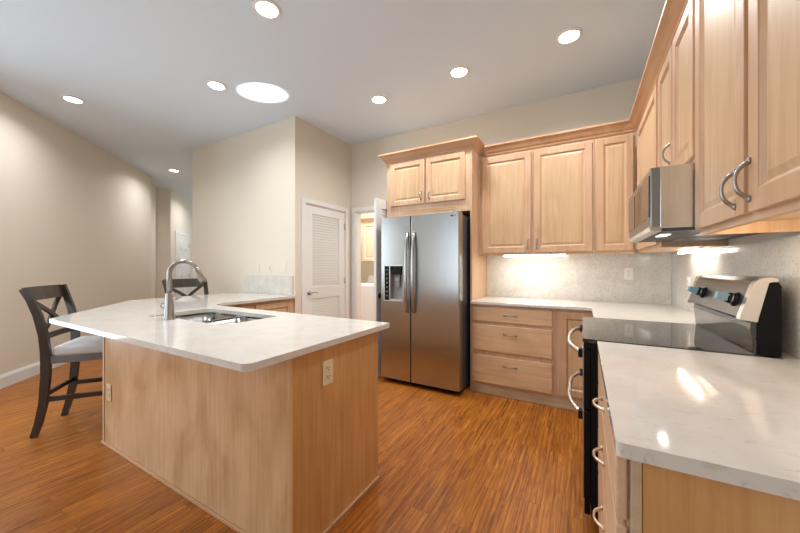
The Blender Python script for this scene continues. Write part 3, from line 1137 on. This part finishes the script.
# ------------------------------------------------------------------ refrigerator wall cabinet + tall side panel
fc = thing('refrigerator_cabinet', 'maple wall cabinet with two short doors above the refrigerator', 'cabinet', (-1.5, 3.5, 1.835))
CFY = 3.22
CX0, CX1 = -2.010, -.987
M().box((CX0, CX1 - .02), (CFY, YB - .001), (1.835, 2.47)).build('body', MAP_Z, fc)
panel_door(fc, (-1.952, CFY, 1.955), (1, 0, 0), (0, -1, 0), .436, .488, (.396, .085), stile=.052, hl=.085)
panel_door(fc, (-1.496, CFY, 1.955), (1, 0, 0), (0, -1, 0), .440, .488, (.040, .085), stile=.052, hl=.085)
m = M()
for z in (1.868, 1.890):
    m.box((-1.81, -1.16), (CFY - .004, CFY + .002), (z - .004, z + .004), .001)
m.build('vent_bead', MAP_CROWN_X, fc)
tp = M()
tp.box((CX1 - .018, CX1), (CFY - .004, YB - .001), (0, 2.47), .001)
tag(tp.build('refrigerator_side_panel', MAP_Z), 'tall maple side panel between the refrigerator and the drawer cabinet', 'panel')


CROWN = [(0, 0), (.012, 0), (.016, .012), (.030, .026), (.052, .058), (.066, .070), (.072, .074), (.072, .090), (0, .090)]


def sweep(path, prof, z0, closed_ends=True):
    """crown moulding: profile (out, up) swept along a plan path, outward = right of the direction"""
    t = bmesh.new()
    P = [Vector(p) for p in path]
    rings = []
    for i, p in enumerate(P):
        ns = []
        if i > 0:
            d = (p - P[i - 1]).normalized()
            ns.append(Vector((d.y, -d.x)))
        if i < len(P) - 1:
            d = (P[i + 1] - p).normalized()
            ns.append(Vector((d.y, -d.x)))
        if len(ns) == 2:
            n = (ns[0] + ns[1])
            n = n / n.length_squared * 2
        else:
            n = ns[0]
        rings.append([t.verts.new((p.x + n.x * q[0], p.y + n.y * q[0], z0 + q[1])) for q in prof])
    k = len(prof)
    for a, b in zip(rings, rings[1:]):
        for j in range(k):
            t.faces.new((a[j], a[(j + 1) % k], b[(j + 1) % k], b[j]))
    t.faces.new(rings[0])
    t.faces.new(rings[-1][::-1])
    return t


M()._add(sweep([(CX0 - .001, YB - .001), (CX0 - .001, CFY - .001), (CX1 + .001, CFY - .001), (CX1 + .001, YB - .08)][::1], [(q[0], q[1]) for q in CROWN], 2.471)).build('crown_molding', MAP_CROWN_X, fc)

# ------------------------------------------------------------------ back wall cabinets
UF = 3.47
UZ0, UZ1 = 1.378, 2.445
ub = thing('wall_cabinet', 'maple two-door wall cabinet on the back wall above the lit LED bar', 'cabinet', (-.44, 3.63, UZ0), 'wall cabinets')
M().box((CX1 + .002, .088), (UF, YB - .001), (UZ0 + .012, UZ1)).build('body', MAP_Z, ub)
M().box((CX1 + .002, .088), (UF - .001, UF + .018), (UZ0, UZ0 + .02), .002).build('light_rail', MAP_X, ub)
panel_door(ub, (-.948, UF, 1.402), (1, 0, 0), (0, -1, 0), .490, 1.015, (.462, .085), hl=.09)
panel_door(ub, (-.430, UF, 1.402), (1, 0, 0), (0, -1, 0), .502, 1.015, (.030, .085), hl=.09)
uc = thing('wall_cabinet', 'maple single-door wall cabinet on the back wall in the corner', 'cabinet', (.25, 3.63, UZ0), 'wall cabinets')
M().box((.0895, .396), (UF, YB - .001), (UZ0 + .012, UZ1)).build('body', MAP_Z, uc)
M().box((.0895, .396), (UF - .001, UF + .018), (UZ0, UZ0 + .02), .002).build('light_rail', MAP_X, uc)
panel_door(uc, (.108, UF, 1.402), (1, 0, 0), (0, -1, 0), .272, 1.015, None, stile=.052)

# right wall cabinets (face to -x)
XU = .417
rf = thing('wall_cabinet', 'narrow-looking maple wall cabinet on the right wall between corner and microwave', 'cabinet', (.56, 3.0, UZ0), 'wall cabinets')
M().box((XU, XW - .001), (2.522, UF - .021), (UZ0, UZ1)).build('body', MAP_Z, rf)
panel_door(rf, (XU, 3.40, 1.402), (0, -1, 0), (-1, 0, 0), .84, 1.015, None)
ov = thing('wall_cabinet', 'short two-door maple wall cabinet over the microwave', 'cabinet', (.56, 2.14, 1.70), 'wall cabinets')
M().box((XU, XW - .001), (1.760, 2.520), (1.70, UZ1)).build('body', MAP_Z, ov)
panel_door(ov, (XU, 2.505, 1.725), (0, -1, 0), (-1, 0, 0), .355, .692, (.325, .13))
panel_door(ov, (XU, 2.135, 1.725), (0, -1, 0), (-1, 0, 0), .355, .692, None)
rn = thing('wall_cabinet', 'large near two-door maple wall cabinet right of the microwave with paired bow handles', 'cabinet', (.56, 1.25, 1.39), 'wall cabinets')
M().box((XU, XW - .001), (.74, 1.757), (1.432, UZ1)).build('body', MAP_Z, rn)
for y0 in (.74, 1.739):
    M().box((XU + .002, XW - .022), (y0, y0 + .018), (1.388, 1.432), .001).build('skirt', MAP_Z, rn)
M().box((XU - .001, XU + .018), (.74, 1.757), (1.388, 1.434), .002).build('light_rail', MAP_Y, rn)
panel_door(rn, (XU, 1.745, 1.410), (0, -1, 0), (-1, 0, 0), .462, 1.005, (.402, .082), hl=.105, rise=.030)
panel_door(rn, (XU, 1.255, 1.410), (0, -1, 0), (-1, 0, 0), .462, 1.005, (.012, .088), hl=.105, rise=.030)

cm = M()
cm._add(sweep([(CX1 + .075, UF - .001), (XU - .001, UF - .001), (XU - .001, .74)], CROWN, 2.446))
tag(cm.build('crown_molding', MAP_CROWN_Y), 'long stained crown molding running along the tops of the wall cabinets', 'molding')

# ------------------------------------------------------------------ microwave
mw = thing('microwave', 'low stainless over-the-range microwave under the short wall cabinet', 'microwave', (.5, 2.14, 1.415))
M().box((.288, XW - .002), (1.762, 2.518), (1.425, 1.690), .002).build('body', STEEL_M, mw)
M().box((.254, .287), (1.760, 2.520), (1.432, 1.690), .004).build('door', STEEL_D, mw)
m = M()
m.box((.250, .255), (1.775, 2.21), (1.475, 1.66), .001)
m.box((.250, .255), (2.24, 2.50), (1.475, 1.66), .001)
m.build('window', SMOKE, mw)
M().prism([(.250, 1.432), (.256, 1.415), (.292, 1.412), (.292, 1.430), (.288, 1.432)], 1.760, 2.520, 'y').build('bottom_bezel', STEEL_S, mw)
M().box((.293, XW - .01), (1.765, 2.515), (1.412, 1.4245)).build('vent_underside', FRIDGE_SIDE, mw)
for i in range(2):
    m = M()
    for j in range(16):
        y = 1.80 + i * .43 + j * .016
        m.box((.47, .66), (y, y + .008), (1.409, 1.4125))
    m.box((.46, .47), (1.80 + i * .43, 2.048 + i * .43), (1.409, 1.4125))
    m.build('grease_filter', GREY, mw)
M().box((.318, .355), (1.93, 2.06), (1.4085, 1.4125), .001).build('task_light', LEDS, mw)
area('microwave_lamp', (.336, 1.995, 1.405), (0, 0, 0), .022, .03, 0.35, (1, .92, .82))


# ------------------------------------------------------------------ under-cabinet lights
def led(label, x, y, z, power, long_axis, col=(1, .95, .85), lens=LEDM):
    r = thing('under_cabinet_light', label, 'light', ((x[0] + x[1]) / 2, (y[0] + y[1]) / 2, z - .026), 'under cabinet lights')
    M().box(x, y, (z - .010, z), .002).build('housing', WHITE, r)
    M().box((x[0] + .003, x[1] - .003), (y[0] + .003, y[1] - .003), (z - .026, z - .0095), .004).build('diffuser', lens, r)
    cx, cy = (x[0] + x[1]) / 2, (y[0] + y[1]) / 2
    area('led_lamp', (cx, cy, z - .028), (0, 0, 0), x[1] - x[0], y[1] - y[0], power, col)
    return r


led('bright white LED bar under the two-door wall cabinet on the back wall', (-.74, -.15), (3.51, 3.545), UZ0 + .012, 1.5, 'x', (1, .98, .94))
led('LED bar under the right wall corner cabinet, glimpsed below the microwave', (.615, .637), (2.62, 3.14), UZ0, .65, 'y')
r = thing('under_cabinet_light', 'warm LED strip behind the light rail of the near right wall cabinet', 'light', (XU + .024, 1.2, 1.398), 'under cabinet lights')
M().box((XU + .0185, XU + .024), (.80, 1.70), (1.398, 1.412), .001).build('housing', WHITE, r)
M().box((XU + .0235, XU + .027), (.81, 1.69), (1.400, 1.410), .001).build('diffuser', LEDW, r)
area('led_lamp', (XU + .030, 1.25, 1.405), (R_(90), 0, R_(-90)), .86, .009, 1.1, (1, .84, .60))

# ------------------------------------------------------------------ back base cabinets
BF = 3.19
bd = thing('drawer_cabinet', 'maple base cabinet with three wide drawers beside the refrigerator panel', 'cabinet', (-.6, 3.5, 0), 'base cabinets')
M().box((CX1 + .002, -.222), (BF, YB - .001), (.10, .884)).build('body', MAP_Z, bd)
M().box((CX1 + .002, -.222), (BF + .012, BF + .03), (0, .10)).build('toe_kick', PALE, bd)
for z0, z1 in ((.722, .860), (.432, .686), (.118, .384)):
    slab_drawer(bd, (-.966, BF, z0), (1, 0, 0), (0, -1, 0), .722, z1 - z0, MAP_X, (.362, (z1 - z0) * (.5 if z0 > .7 else .70)), NICKEL, plen=.115)
bc = thing('base_cabinet', 'maple single-door base cabinet right of the three drawers', 'cabinet', (.0, 3.5, 0), 'base cabinets')
M().box((-.2205, .70), (BF, YB - .001), (.10, .884)).build('body', MAP_Z, bc)
M().box((-.2205, .09), (BF + .012, BF + .03), (0, .10)).build('toe_kick', PALE, bc)
panel_door(bc, (-.186, BF, .125), (1, 0, 0), (0, -1, 0), .272, .735, None)
# corner base run under the right wall, between range and corner
rb = thing('corner_cabinet', 'maple corner base cabinet between the range and the back wall', 'cabinet', (.4, 2.85, 0), 'base cabinets')
M().box((.09, XW - .001), (2.526, BF - .022), (.10, .884)).build('body', MAP_Z, rb)
M().box((.12, .14), (2.526, BF - .022), (0, .10)).build('toe_kick', PALE, rb)
panel_door(rb, (.09, 3.08, .125), (0, -1, 0), (-1, 0, 0), .52, .735, None)

ctb = rounded([(CX1 + .003, YB - .001), (CX1 + .003, 3.152), (.060, 3.152), (.060, 2.524), (XW - .001, 2.524), (XW - .001, YB - .001)], [0, 0, .015, 0, 0, 0], 5)
tag(M().slab(ctb, [], CB, CT).build('back_countertop', QUARTZ, bevel=.004), 'white quartz countertop along the back wall turning the corner to the range', 'countertop')
tag(M().box((CX1 + .002, XW - .022), (YB - .021, YB - .001), (CT + .0005, UZ0 + .011)).build('backsplash', SPLASH), 'speckled stone backsplash slab on the back wall under the wall cabinets', 'backsplash')
tag(M().box((XW - .021, XW - .001), (.74, YB - .0015), (CT + .0005, 1.376)).build('backsplash', SPLASH), 'grey stone backsplash slab on the right wall behind the range', 'backsplash')

tag(M().box((.653, XW - .0215), (1.756, 2.5235), (CB, CT), .001).build('counter_strip', QUARTZ), 'narrow white quartz strip behind the range backguard along the right wall', 'countertop')

# ------------------------------------------------------------------ near right base cabinet and top
NF = .078
NY0, NY1 = .785, 1.752
nb = thing('drawer_cabinet', 'near maple drawer cabinet at the lower right with bow pulls', 'cabinet', (.4, 1.25, 0), 'base cabinets')
M().box((NF + .02, XW - .001), (NY0 + .02, NY1), (.10, .884)).build('body', MAP_Z, nb)
M().box((NF + .023, XW - .001), (NY0 - .001, NY0 + .02), (0, .884), .001).build('end_panel', MAP_END_SHADED, nb)
M().box((NF + .005, NF + .022), (NY0 - .003, NY0 + .02), (0, .884), .002).build('corner_stile', PALE, nb)
M().box((NF + .06, NF + .08), (NY0 + .02, NY1), (0, .10)).build('toe_kick', PALE, nb)
M().box((NF, NF + .02), (NY0 + .021, NY1), (.10, .884)).build('face_frame', MAP_Y, nb)
for z0, z1 in ((.742, .872), (.545, .728), (.335, .530), (.125, .320)):
    slab_drawer(nb, (NF, NY1 - .03, z0), (0, -1, 0), (-1, 0, 0), .925, z1 - z0, MAP_Y, (.47, (z1 - z0) * .5), CHAMP, plen=.10)
ctn = rounded([(.056, .765), (XW - .001, .765), (XW - .001, 1.754), (.056, 1.754)], [.012, 0, 0, 0], 5)
tag(M().slab(ctn, [], CB - .002, CT).build('near_countertop', QUARTZ, bevel=.004), 'white quartz countertop in the right foreground beside the range', 'countertop')

# ------------------------------------------------------------------ range
RY0, RY1 = 1.758, 2.520
rg = thing('range', 'black and stainless electric double-oven range with glass cooktop', 'stove', (.33, 2.14, 0))
m = M()
m.box((.032, .655), (RY0, RY1), (.085, .900), .002)
m.build('body', BLACK, rg)
m = M()
for x in (.09, .60):
    for y in (RY0 + .06, RY1 - .06):
        m.lathe([(0, 0), (.022, 0), (.022, .012), (.010, .016), (.010, .088), (0, .088)], (x, y, 0), 'z', 12)
m.build('foot', BLACK_M, rg)
M().prism(rounded([(-.004, RY0 - .001), (.60, RY0 - .001), (.60, RY1 + .001), (-.004, RY1 + .001)], [.012, 0, 0, .012], 4), .901, .9185).build('cooktop', GLASS_B, rg)
M().box((.002, .032), (RY0 + .003, RY1 - .003), (.872, .900), .003).build('vent_trim', BLACK_M, rg)
for z0, z1, hz, nm in ((.585, .868, .848, 'oven_door'), (.16, .578, .553, 'oven_door')):
    m = M()
    m.box((.002, .030), (RY0 + .003, RY1 - .003), (z0, z1), .004)
    d_ = m.build(nm, BLACK, rg)
    M().box((-.003, .0025), (RY0 + .003, RY1 - .003), (z0, z1), .002).build('door_skin', STEEL, d_)
    h = M()
    P = []
    for i in range(17):
        u = i / 16 * 2 - 1
        P.append((-.070 + .062 * abs(u) ** 3.2, 2.139 + .345 * u, hz))
    h.tube(P, .0105, 12)
    h.build('handle', PALEMETAL, d_)
    for y in (1.79, 2.488):
        M().box((-.022, .000), (y - .02, y + .02), (hz - .024, hz + .016), .004).build('handle_bracket', BLACK_M, d_)
M().box((.004, .030), (RY0 + .003, RY1 - .003), (.088, .153), .003).build('kick_panel', BLACK, rg)
# backguard
m = M((-.014, 0, 0))
m.prism([(.600, .9185), (.662, .9185), (.662, 1.185), (.655, 1.20), (.625, 1.20), (.600, 1.08)], RY0 + .004, RY1 - .004, 'y')
m.build('rear_housing', BLACK, rg)
m = M((-.014, 0, 0))
m.prism([(.590, .9187), (.5995, .9187), (.5995, 1.048), (.592, 1.048), (.582, 1.040), (.580, 1.020), (.588, .93)], RY0 + .012, RY1 - .012, 'y')
m.build('vent_apron', GLASS_B, rg)
m = M((-.014, 0, 0))
PR = [(.552, 1.058), (.5985, 1.050), (.627, 1.1995), (.640, 1.203), (.655, 1.2015), (.655, 1.211), (.640, 1.216), (.612, 1.212), (.598, 1.200), (.590, 1.186)]
m.prism(PR, RY0 + .040, RY1 - .040, 'y')
cp = m.build('control_panel', STEEL_P, rg)
for y0 in (RY0 + .002, RY1 - .040):
    m = M((-.014, 0, 0))
    m.prism([(.546, 1.052), (.5985, 1.044), (.627, 1.1995), (.655, 1.203), (.655, 1.214), (.640, 1.219), (.610, 1.215), (.595, 1.203), (.586, 1.188)], y0, y0 + .038, 'y', bev=.002)
    m.build('end_cap', PALEMETAL, rg)
# knobs sit on the sloping panel
sl = Vector((.590 - .552, 0, 1.186 - 1.058)).normalized()
nn = Vector((-sl.z, 0, sl.x))
mid = Vector((.571, 0, 1.122))
for y in (2.29, 1.875):
    kb = M((-.014, 0, 0))
    c0 = mid + Vector((0, y, 0))
    kb.tube([c0 - nn * .002, c0 + nn * .006, c0 + nn * .0065, c0 + nn * .026, c0 + nn * .030], [.030, .030, .024, .022, .018], 20)
    ko = kb.build('knob', BLACK, rg)
    g = M((-.014, 0, 0))
    g.tube([c0 + nn * .012, c0 + nn * .018], [.0245, .0245], 20)
    g.build('knob_ring', NICKEL, ko)
    fl = M((-.014, 0, 0))
    fl.bar([c0 + nn * .028, c0 + nn * .064], .034, .030, (0, 1, 0), .003)
    fl.build('knob_grip', FILM, ko)

# ------------------------------------------------------------------ laundry room behind the doorway
lc = thing('laundry_cabinet', 'cream wall cabinet seen through the laundry doorway', 'cabinet', (-3.6, 5.6, 1.35))
M().box((-3.86, -3.0), (5.22, 5.855), (1.35, 2.13)).build('body', CREAM, lc)
panel_door(lc, (-3.82, 5.22, 1.365), (1, 0, 0), (0, -1, 0), .39, .745, None, mats=(CREAM, CREAM))
panel_door(lc, (-3.42, 5.22, 1.365), (1, 0, 0), (0, -1, 0), .39, .745, None, mats=(CREAM, CREAM))
M()._add(sweep([(-3.861, 5.85), (-3.861, 5.219), (-2.999, 5.219), (-2.999, 5.85)], CROWN, 2.131)).build('crown_molding', CREAM, lc)
wm = thing('washing_machine', 'white top-loading washing machine in the laundry room', 'washer', (-3.5, 5.4, 0))
M().box((-3.98, -3.28), (5.12, 5.74), (.03, .90), .012).build('body', ENAMEL, wm)
M().box((-3.93, -3.33), (5.16, 5.58), (.9005, .925), .010).build('lid', ENAMEL, wm)
M().prism([(5.58, .9005), (5.74, .9005), (5.74, 1.075), (5.70, 1.085), (5.64, 1.06)], -3.98, -3.28, 'x').build('control_panel', ENAMEL, wm)
q = M()
q.lathe([(0, 0), (.034, 0), (.028, -.028), (0, -.03)], (-3.50, 5.605, 1.00), 'y', 16)
q.build('dial', BLACK_M, wm)
m = M()
for x in (-3.9, -3.36):
    for y in (5.2, 5.66):
        m.lathe([(0, 0), (.025, 0), (.025, .012), (.012, .015), (.012, .035), (0, .035)], (x, y, 0), 'z', 10)
m.build('foot', BLACK_M, wm)
